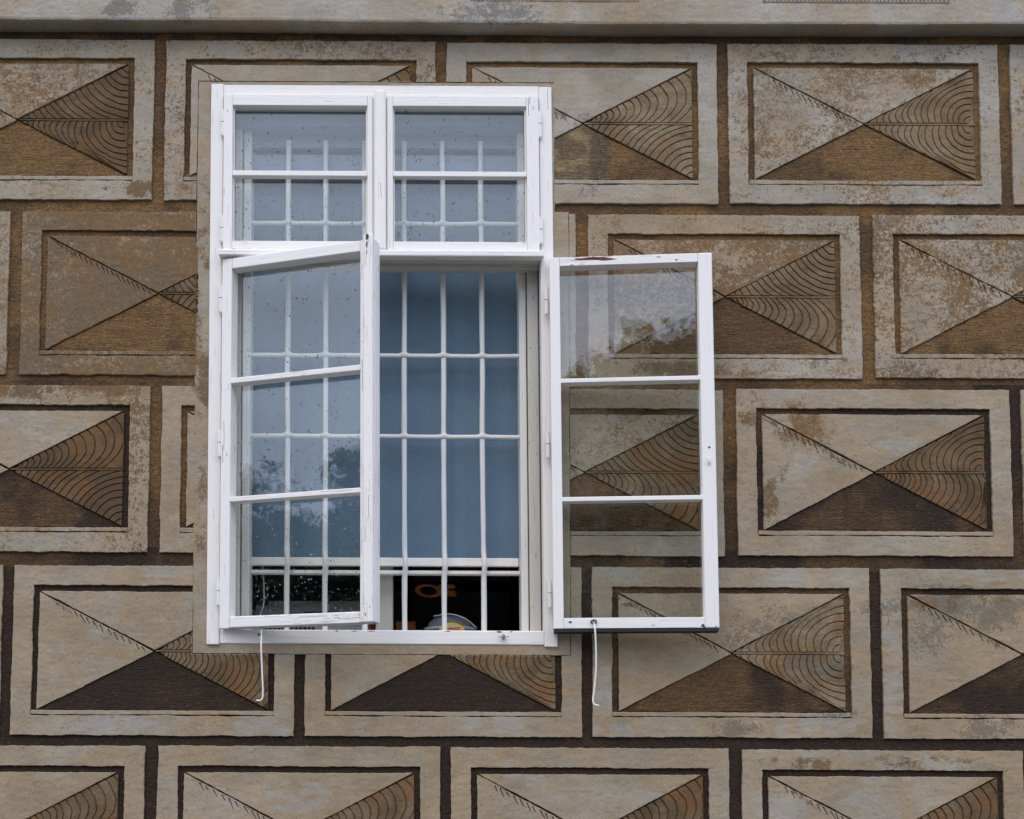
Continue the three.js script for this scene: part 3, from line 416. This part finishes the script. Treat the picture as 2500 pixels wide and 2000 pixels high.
const grille = thing('window_grille', 'pale painted wrought-iron window bars with thickened crossings behind the sashes', 'grille');
{
  const gm = std({ color: lin(0.68, 0.66, 0.62), roughness: 0.5, bumpMap: brush, bumpScale: 0.0008 }), xs = [-0.428, -0.297, -0.161, -0.024, 0.112, 0.246], ys = [3.533, 3.061, 2.776, 2.3125];
  const square = (fn, n, half) => {                           // a square bar swept along fn(t) = [x, y, z, twist]
    const pos = [], idx = []; for (let i = 0; i <= n; i++) { const [x, y, z, tw, dir, sc] = fn(i / n); for (let k = 0; k < 8; k++) { const a = tw + Math.PI / 4 + (k >> 1) * Math.PI / 2 + (k & 1 ? 0.32 : -0.32), r = half * 1.22 * sc, c = Math.cos(a) * r, s = Math.sin(a) * r; if (dir === 'y') pos.push(x + c, y, z + s); else pos.push(x, y + c, z + s); } }
    for (let i = 0; i < n; i++) for (let k = 0; k < 8; k++) { const a = i * 8 + k, b = i * 8 + (k + 1) % 8; if (fn(0)[4] === 'y') idx.push(a, a + 8, b, b, a + 8, b + 8); else idx.push(a, b, a + 8, b, b + 8, a + 8); }
    const g = new THREE.BufferGeometry(); g.setAttribute('position', new THREE.Float32BufferAttribute(pos, 3)); g.setIndex(idx); g.setAttribute('uv', new THREE.Float32BufferAttribute(new Float32Array(pos.length / 3 * 2).map((_, i) => pos[(i >> 1) * 3 + (i & 1 ? 0 : 1)]), 2)); g.computeVertexNormals(); return lean(g);
  };
  xs.forEach((x, k) => mesh('upright_bar', square((t) => { const y = 2.088 + t * 1.742, b = Math.exp(-(((y - 2.33) / 0.03) ** 2)); return [x + (N(k * 9.3, y * 5) - 0.5) * 0.0028 + 0.003 * b, y, -0.112 + 0.012 * b, (sstep(2.42, 2.34, y) * (k % 2 ? 1 : -1) * 0.75 + (N(k * 4 + 2, y * 3) - 0.5) * 0.7), 'y', 1 + (N(k * 3 + 40, y * 12) - 0.5) * 0.14]; }, 120, 0.0078), gm, grille));
  ys.slice(0, 3).forEach((y, k) => {
    mesh('cross_bar', square((t) => { const x = -0.556 + t * 0.93; let e = 0; for (const q of xs) e = Math.max(e, Math.exp(-(((x - q) / 0.012) ** 2))); return [x, y + (N(x * 8, k * 7.7) - 0.5) * 0.004 + e * 0.002, -0.112 + 0.004 * e, 0, 'x', 0.92 + 0.42 * e]; }, 220, 0.0072), gm, grille);
  });
}
const blind = thing('roller_blind', 'slate-blue roller blind drawn almost to the sill behind the grille', 'blind');
{
  const g = new THREE.BoxGeometry(0.955, 1.52, 0.0016, 60, 90, 1), p = g.attributes.position, uv = g.attributes.uv;
  for (let i = 0; i < p.count; i++) { const x = p.getX(i), y = p.getY(i); p.setZ(i, p.getZ(i) + 0.006 * (fbm(x * 3 + 5, y * 2.2 + 5, 3) - 0.5) + 0.0022 * Math.sin(y * 9 + x * 2)); uv.setXY(i, x, y); }
  g.translate(-0.091, 3.108, -0.176); g.computeVertexNormals();
  const weave = dataTex(256, 256, (i, j) => 0.5 * ((i + j) % 2) + 0.5 * N(i / 4, j / 4, 64)); weave.repeat.set(8, 8);
  const stains = dataTex(512, 512, (i, j) => { const v = (fbm(i / 60, j / 60, 4) - 0.5) * 14 + (N(i / 3, j / 3) - 0.5) * 8; return [98 + v, 124 + v, 143 + v]; }, true);
  mesh('fabric', lean(g), new THREE.MeshPhysicalMaterial({ map: stains, bumpMap: weave, bumpScale: 0.0003, roughness: 0.6, transmission: 0.22, thickness: 0 }), blind);
  mesh('bottom_bar', lean(board(-0.5685, 0.3725, 2.334, 2.3635, -0.182, -0.165, 'x', 0.004, 2)), P.fresh, blind);
  const rt = new THREE.CylinderGeometry(0.022, 0.022, 0.955, 20); rt.rotateZ(Math.PI / 2); rt.translate(-0.1, 3.885, -0.215); mesh('roller', rt, tough, blind);
  const beads = []; for (let i = 0; i < 62; i++) { const t = i / 61, q = new THREE.SphereGeometry(0.0022, 6, 5); q.translate(-0.527 + 0.010 * Math.sin(t * 2.6) - 0.02 * sstep(0.68, 1, t), 2.40 - 0.27 * t, -0.197 - 0.02 * t); beads.push(lean(q)); } mesh('bead_chain', beads, tough, blind);
}

// ------------------------------------------------------------------ the dim room behind, and what stands on its sill
{
  const w = std({ color: lin(0.62, 0.6, 0.55), roughness: 0.95 }), fl = std({ color: lin(0.12, 0.08, 0.05), roughness: 0.7 });
  const wall = (n, x0, x1, y0, y1, z0, z1, m) => { const g = new THREE.BoxGeometry(x1 - x0, y1 - y0, z1 - z0); g.translate((x0 + x1) / 2, (y0 + y1) / 2, (z0 + z1) / 2); mesh(n, g, m, scene, { kind: 'structure' }); };
  wall('room_floor', -3, 3, 0.95, 1.1, -4.4, -0.42, fl); wall('room_ceiling', -3, 3, 4.3, 4.45, -4.4, -0.42, w); wall('room_wall', -3, 3, 1.1, 4.3, -4.4, -4.25, w); wall('room_wall', -3, -2.85, 1.1, 4.3, -4.25, -0.42, w); wall('room_wall', 2.85, 3, 1.1, 4.3, -4.25, -0.42, w);
  const cab = thing('storage_cabinet', 'tall dark-framed cabinet with dull grey panels at the back of the room', 'cabinet'), fr = std({ color: lin(0.012, 0.012, 0.014), roughness: 0.6 }), pn = std({ color: lin(0.5, 0.5, 0.46), roughness: 0.7 });
  const X = [-0.6, -0.02, 0.56, 1.0], Y = [1.1, 2.62, 2.86, 3.1]; const bxg = (x0, x1, y0, y1, z0, z1) => { const g = new RoundedBoxGeometry(x1 - x0, y1 - y0, z1 - z0, 1, 0.004); g.translate((x0 + x1) / 2, (y0 + y1) / 2, (z0 + z1) / 2); return g; };
  mesh('carcass', bxg(-0.63, 1.03, 1.101, 3.13, -2.9, -2.52), fr, cab);
  for (let i = 0; i < 3; i++) for (let j = 0; j < 3; j++) mesh('panel', bxg(X[i] + 0.03, X[i + 1] - 0.03, Y[j] + 0.025, Y[j + 1] - 0.025, -2.519, -2.505), pn, cab);
}
{ // clear bucket with a fruit label
  const b = thing('plastic_bucket', 'clear plastic bucket with round yellow fruit label on the inner sill', 'bucket'); b.position.set(0.145, 2.0605, -0.36);
  const clear = new THREE.MeshPhysicalMaterial({ color: lin(0.8, 0.84, 0.88), roughness: 0.12, transmission: 0.85, thickness: 0, ior: 1.45 });
  const lathe = (pts) => new THREE.LatheGeometry(pts.map(([r, y]) => new THREE.Vector2(r, y)), 40);
  mesh('tub', lathe([[0.0, 0.0], [0.07, 0.0], [0.073, 0.004], [0.085, 0.075], [0.083, 0.075], [0.071, 0.006], [0, 0.003]]), clear, b);
  mesh('rim', lathe([[0.0855, 0.07], [0.094, 0.07], [0.095, 0.078], [0.086, 0.08], [0.0855, 0.07]]), new THREE.MeshPhysicalMaterial({ color: lin(0.7, 0.75, 0.82), roughness: 0.2, transmission: 0.4, thickness: 0 }), b);
  mesh('lid', lathe([[0.085, 0.0805], [0.078, 0.1], [0.055, 0.12], [0.02, 0.1255], [0, 0.126], [0, 0.124], [0.02, 0.1235], [0.054, 0.118], [0.076, 0.099], [0.083, 0.0805], [0.085, 0.0805]]), clear, b);
  const hc = new THREE.CatmullRomCurve3([[-0.06, 0.118, 0.05], [0, 0.122, 0.075], [0.05, 0.106, 0.08], [0.094, 0.078, 0.04]].map((q) => new THREE.Vector3(...q))); mesh('handle', new THREE.TubeGeometry(hc, 30, 0.0018, 6), std({ color: lin(0.7, 0.72, 0.78), roughness: 0.4 }), b);
  const disc = (rx, ry, z, c, cx = 0, cy = 0, n = 24) => { const s = new THREE.Shape(); s.absellipse(cx, cy, rx, ry, 0, Math.PI * 2); const g = new THREE.ExtrudeGeometry(s, { depth: 0.0008, bevelEnabled: false, curveSegments: n }); g.translate(0.004, 0.048, z); return [g, std({ color: c, roughness: 0.6 })]; };
  const lab = mesh('label', ...disc(0.05, 0.042, 0.088, lin(0.75, 0.52, 0.03)), b);
  for (const [rx, ry, cx, cy, c] of [[0.03, 0.01, 0.0, 0.022, lin(0.7, 0.2, 0.04)], [0.02, 0.014, -0.018, -0.004, lin(0.03, 0.22, 0.07)], [0.014, 0.012, 0.024, -0.004, lin(0.6, 0.05, 0.05)], [0.012, 0.008, 0.002, 0.008, lin(0.7, 0.6, 0.5)], [0.016, 0.01, 0.006, -0.02, lin(0.02, 0.15, 0.1)]]) mesh('print', ...disc(rx, ry, 0.0891 + 0.0002 * rx * 100, c, cx, cy, 14), lab);
}
{ // orange loop-handled tool and what it lies on
  const o = thing('orange_tool', 'orange plastic loop-handled tool hanging in the dark behind the bars', 'tool'); o.position.set(0.1, 2.2255, -0.62);
  const om = std({ color: lin(0.62, 0.2, 0.02), roughness: 0.45 }); const t = new THREE.TorusGeometry(0.034, 0.009, 10, 30); t.scale(1.25, 0.62, 1); t.rotateZ(-0.12); t.translate(-0.03, 0.09, 0); mesh('loop', t, om, o);
  const gr = new RoundedBoxGeometry(0.075, 0.024, 0.022, 3, 0.008); gr.rotateZ(-0.1); gr.translate(0.04, 0.082, 0); const g2 = new RoundedBoxGeometry(0.07, 0.018, 0.02, 3, 0.008); g2.rotateZ(0.02); g2.translate(0.038, 0.106, 0); mesh('grip', [gr, g2], om, o);
  const st = new THREE.CylinderGeometry(0.006, 0.006, 0.23, 10); st.translate(0.03, -0.05, 0); mesh('shaft', st, std({ color: lin(0.05, 0.05, 0.05), roughness: 0.5 }), o);
  const k = thing('orange_box', 'small orange carton half hidden by the leftmost bar of the open side', 'box'); k.position.set(-0.015, 2.0605, -0.56);
  mesh('carton', (() => { const g = new RoundedBoxGeometry(0.075, 0.125, 0.05, 2, 0.003); g.translate(0, 0.0625, 0); return g; })(), std({ color: lin(0.4, 0.13, 0.02), roughness: 0.6 }), k); mesh('flap', (() => { const g = new RoundedBoxGeometry(0.07, 0.003, 0.045, 1, 0.001); g.rotateX(0.15); g.translate(0, 0.128, 0); return g; })(), std({ color: lin(0.5, 0.2, 0.04), roughness: 0.6 }), k);
}
{ // office machine on the sill behind the ajar sash
  const m = thing('office_machine', 'pale grey machine with rows of buttons behind the lower pane of the ajar sash', 'machine'); m.position.set(-0.36, 2.0605, -0.44); m.scale.y = 1.75;
  const gy = std({ color: lin(0.6, 0.64, 0.62), roughness: 0.5 }), bk = std({ color: lin(0.03, 0.035, 0.04), roughness: 0.5 });
  const s = new THREE.Shape(); s.moveTo(0.09, 0); s.lineTo(0.09, 0.03); s.lineTo(0.0, 0.075); s.lineTo(-0.07, 0.11); s.lineTo(-0.09, 0.108); s.lineTo(-0.09, 0); s.closePath(); const g = new THREE.ExtrudeGeometry(s, { depth: 0.42, bevelEnabled: true, bevelSize: 0.003, bevelThickness: 0.003, bevelSegments: 2 }); g.rotateY(-Math.PI / 2); g.translate(0.21, 0, 0); mesh('body', g, gy, m);
  const keys = []; for (let j = 0; j < 3; j++) for (let i = 0; i < 12; i++) { const k = new RoundedBoxGeometry(0.01, 0.005, 0.008, 1, 0.001); k.rotateX(0.46); k.translate(-0.16 + i * 0.0155, 0.044 + j * 0.0078, 0.072 - j * 0.0155); keys.push(k); } mesh('buttons', keys, bk, m, { kind: 'stuff' });
  const sl = new RoundedBoxGeometry(0.2, 0.004, 0.008, 1, 0.001); sl.rotateX(0.46); sl.translate(0.07, 0.083, -0.012); mesh('slot', sl, bk, m); const cl = new RoundedBoxGeometry(0.035, 0.05, 0.02, 2, 0.005); cl.translate(-0.185, 0.125, -0.05); mesh('cradle', cl, bk, m);
  const r = thing('red_tin', 'small dark red tin on the inner sill under the ajar sash corner', 'tin'); r.position.set(-0.145, 2.0605, -0.40); r.scale.y = 1.8;
  const tn = new THREE.LatheGeometry([[0, 0], [0.021, 0], [0.022, 0.002], [0.022, 0.05], [0.02, 0.052], [0, 0.052]].map(([a, b]) => new THREE.Vector2(a, b)), 24); mesh('tin', tn, std({ color: lin(0.3, 0.02, 0.025), roughness: 0.35 }), r); const td = new THREE.CylinderGeometry(0.02, 0.02, 0.006, 20); td.translate(0, 0.0552, 0); mesh('lid', td, std({ color: lin(0.45, 0.38, 0.1), roughness: 0.4, metalness: 0.4 }), r);
}

// ------------------------------------------------------------------ the yard that the panes mirror: ground, trees, the house opposite
{
  const g = new THREE.PlaneGeometry(160, 160, 1, 1); g.rotateX(-Math.PI / 2); const uv = g.attributes.uv, p = g.attributes.position; for (let i = 0; i < p.count; i++) uv.setXY(i, p.getX(i), p.getZ(i));
  const t = dataTex(512, 512, (i, j) => { const v = fbm(i / 40, j / 40, 4) * 40 + N(i / 2, j / 2) * 30; return [42 + v, 41 + v, 38 + v]; }, true); t.repeat.set(0.25, 0.25);
  mesh('ground', g, std({ map: t, roughness: 0.95 }), scene, { kind: 'structure' });
}
const bark = std({ color: lin(0.07, 0.05, 0.035), roughness: 0.95 }), leafM = new THREE.MeshPhysicalMaterial({ color: lin(0.055, 0.085, 0.04), roughness: 0.9, transmission: 0.35, thickness: 0 });
function tree(az, dist, h, cr, seed, label, density = 1, leaf = 1) {
  const t = thing('broadleaf_tree', label, 'tree', { group: 'trees across the yard, mirrored in the panes' }), r = rng(seed), a = az * Math.PI / 180; t.position.set(Math.sin(a) * dist, 0, Math.cos(a) * dist);
  const limb = (p, q, r0, r1) => { const d = q.clone().sub(p), g = new THREE.CylinderGeometry(r1, r0, d.length(), 7); g.translate(0, d.length() / 2, 0); g.applyQuaternion(new THREE.Quaternion().setFromUnitVectors(new THREE.Vector3(0, 1, 0), d.normalize())); g.translate(p.x, p.y, p.z); return g; };
  const top = new THREE.Vector3((r() - 0.5) * 0.5, h * 0.45, (r() - 0.5) * 0.5), limbs = [limb(new THREE.Vector3(0, 0, 0), top, h * 0.032, h * 0.022)], cl = [];
  for (let i = 0; i < 16; i++) { const b = i / 16 * 6.28 * 2.6 + r(), u = 0.15 + 0.85 * r(), y = h * (0.34 + 0.6 * r()), k = cr * Math.sqrt(Math.max(0.08, 1 - ((y / h - 0.6) / 0.42) ** 2)) * u, q = new THREE.Vector3(Math.cos(b) * k, y, Math.sin(b) * k); limbs.push(limb(top.clone().multiplyScalar(0.8 + 0.2 * r()), q, h * 0.011, h * 0.004)); cl.push([q, cr * (0.26 + 0.24 * r())]); for (let j = 0; j < 3; j++) cl.push([q.clone().add(new THREE.Vector3((r() - 0.5) * cr * 0.8, (r() - 0.3) * cr * 0.5, (r() - 0.5) * cr * 0.8)), cr * (0.12 + 0.18 * r())]); }
  mesh('trunk', limbs, bark, t);
  const pos = [], n = Math.round(95 * density), e = new THREE.Vector3(), f = new THREE.Vector3(), c = new THREE.Vector3();
  for (const [q, R] of cl) for (let i = 0; i < n; i++) { c.set(r() - 0.5, r() - 0.5, r() - 0.5).normalize().multiplyScalar(R * Math.cbrt(r())).add(q); const s = (0.05 + 0.07 * r()) * leaf; e.set(r() - 0.5, r() - 0.5, r() - 0.5).normalize().multiplyScalar(s); f.set(r() - 0.5, r() - 0.5, r() - 0.5).cross(e).normalize().multiplyScalar(s * 0.7); const A = [c.x - e.x, c.y - e.y, c.z - e.z], B = [c.x + f.x, c.y + f.y, c.z + f.z], C = [c.x + e.x, c.y + e.y, c.z + e.z], D = [c.x - f.x, c.y - f.y, c.z - f.z]; pos.push(...A, ...B, ...C, ...A, ...C, ...D); }
  const g = new THREE.BufferGeometry(); g.setAttribute('position', new THREE.Float32BufferAttribute(pos, 3)); g.computeVertexNormals(); mesh('crown', g, leafM, t);
}
tree(-46.2, 19, 7.0, 1.7, 301, 'leafy tree mirrored in the ajar sash, nearest its hinges', 1.5);
tree(-42.4, 21, 6.4, 2.4, 302, 'lower leafy tree mirrored between the two taller ones in the ajar sash', 1.5);
tree(-37.6, 18, 7.6, 1.5, 303, 'tall leafy tree mirrored in the ajar sash, nearest its free edge', 1.5);
tree(-46, 26, 7.1, 3.6, 306, 'wide leafy tree behind the others, mirrored low in the ajar sash by its hinges', 1.8, 2);
tree(-37.5, 27, 6.8, 3.4, 307, 'wide leafy tree behind the others, mirrored low in the ajar sash by its free edge', 1.8, 2);
tree(1.0, 17, 9.4, 1.7, 304, 'upright leafy tree before the gabled house, mirrored in the folded-back sash', 0.8);
tree(5.6, 18, 9.6, 1.9, 305, 'tallest leafy tree before the gabled house, mirrored in the folded-back sash', 0.8);
{
  const h = thing('gabled_house', 'wide plain house with a shallow brown tiled gable across the yard', 'house'); h.position.set(3.5, 0, 23);
  const wm = std({ color: lin(0.3, 0.26, 0.2), roughness: 0.9 }), rm = std({ color: lin(0.13, 0.06, 0.04), roughness: 0.85 }), gm = new THREE.MeshPhysicalMaterial({ color: lin(0.03, 0.035, 0.04), roughness: 0.08 }), fm = std({ color: lin(0.6, 0.6, 0.58), roughness: 0.6 });
  const s = path([[-12.3, 0], [12.3, 0], [12.3, 7.2], [0, 11.4], [-12.3, 7.2]]), xs = [-9.5, -6, -2.5, 2.5, 6, 9.5], ys = [1.2, 4.4]; const g = new THREE.ExtrudeGeometry(s, { depth: 10, bevelEnabled: false }); mesh('wall', g, wm, h);
  for (const d of [-1, 1]) { const q = new THREE.BoxGeometry(13.5, 0.18, 10.8); q.translate(-6.55 * -d, 0, 0); q.rotateZ(-d * Math.atan2(4.2, 12.3)); q.translate(0, 11.52, 5); mesh('roof', q, rm, h); }
  for (const y of ys) for (const x of xs) { const f = mesh('window', (() => { const q = new THREE.BoxGeometry(1.3, 1.9, 0.12); q.translate(x, y + 0.95, -0.03); return q; })(), fm, h); for (const k of [-1, 1]) { const q = new THREE.BoxGeometry(0.54, 1.7, 0.03); q.translate(x + k * 0.3, y + 0.95, -0.1); mesh('pane', q, gm, f); } }
}
scene.traverse((o) => { if (o.isMesh) { o.castShadow = true; o.receiveShadow = true; } });
renderer.render(scene, camera);
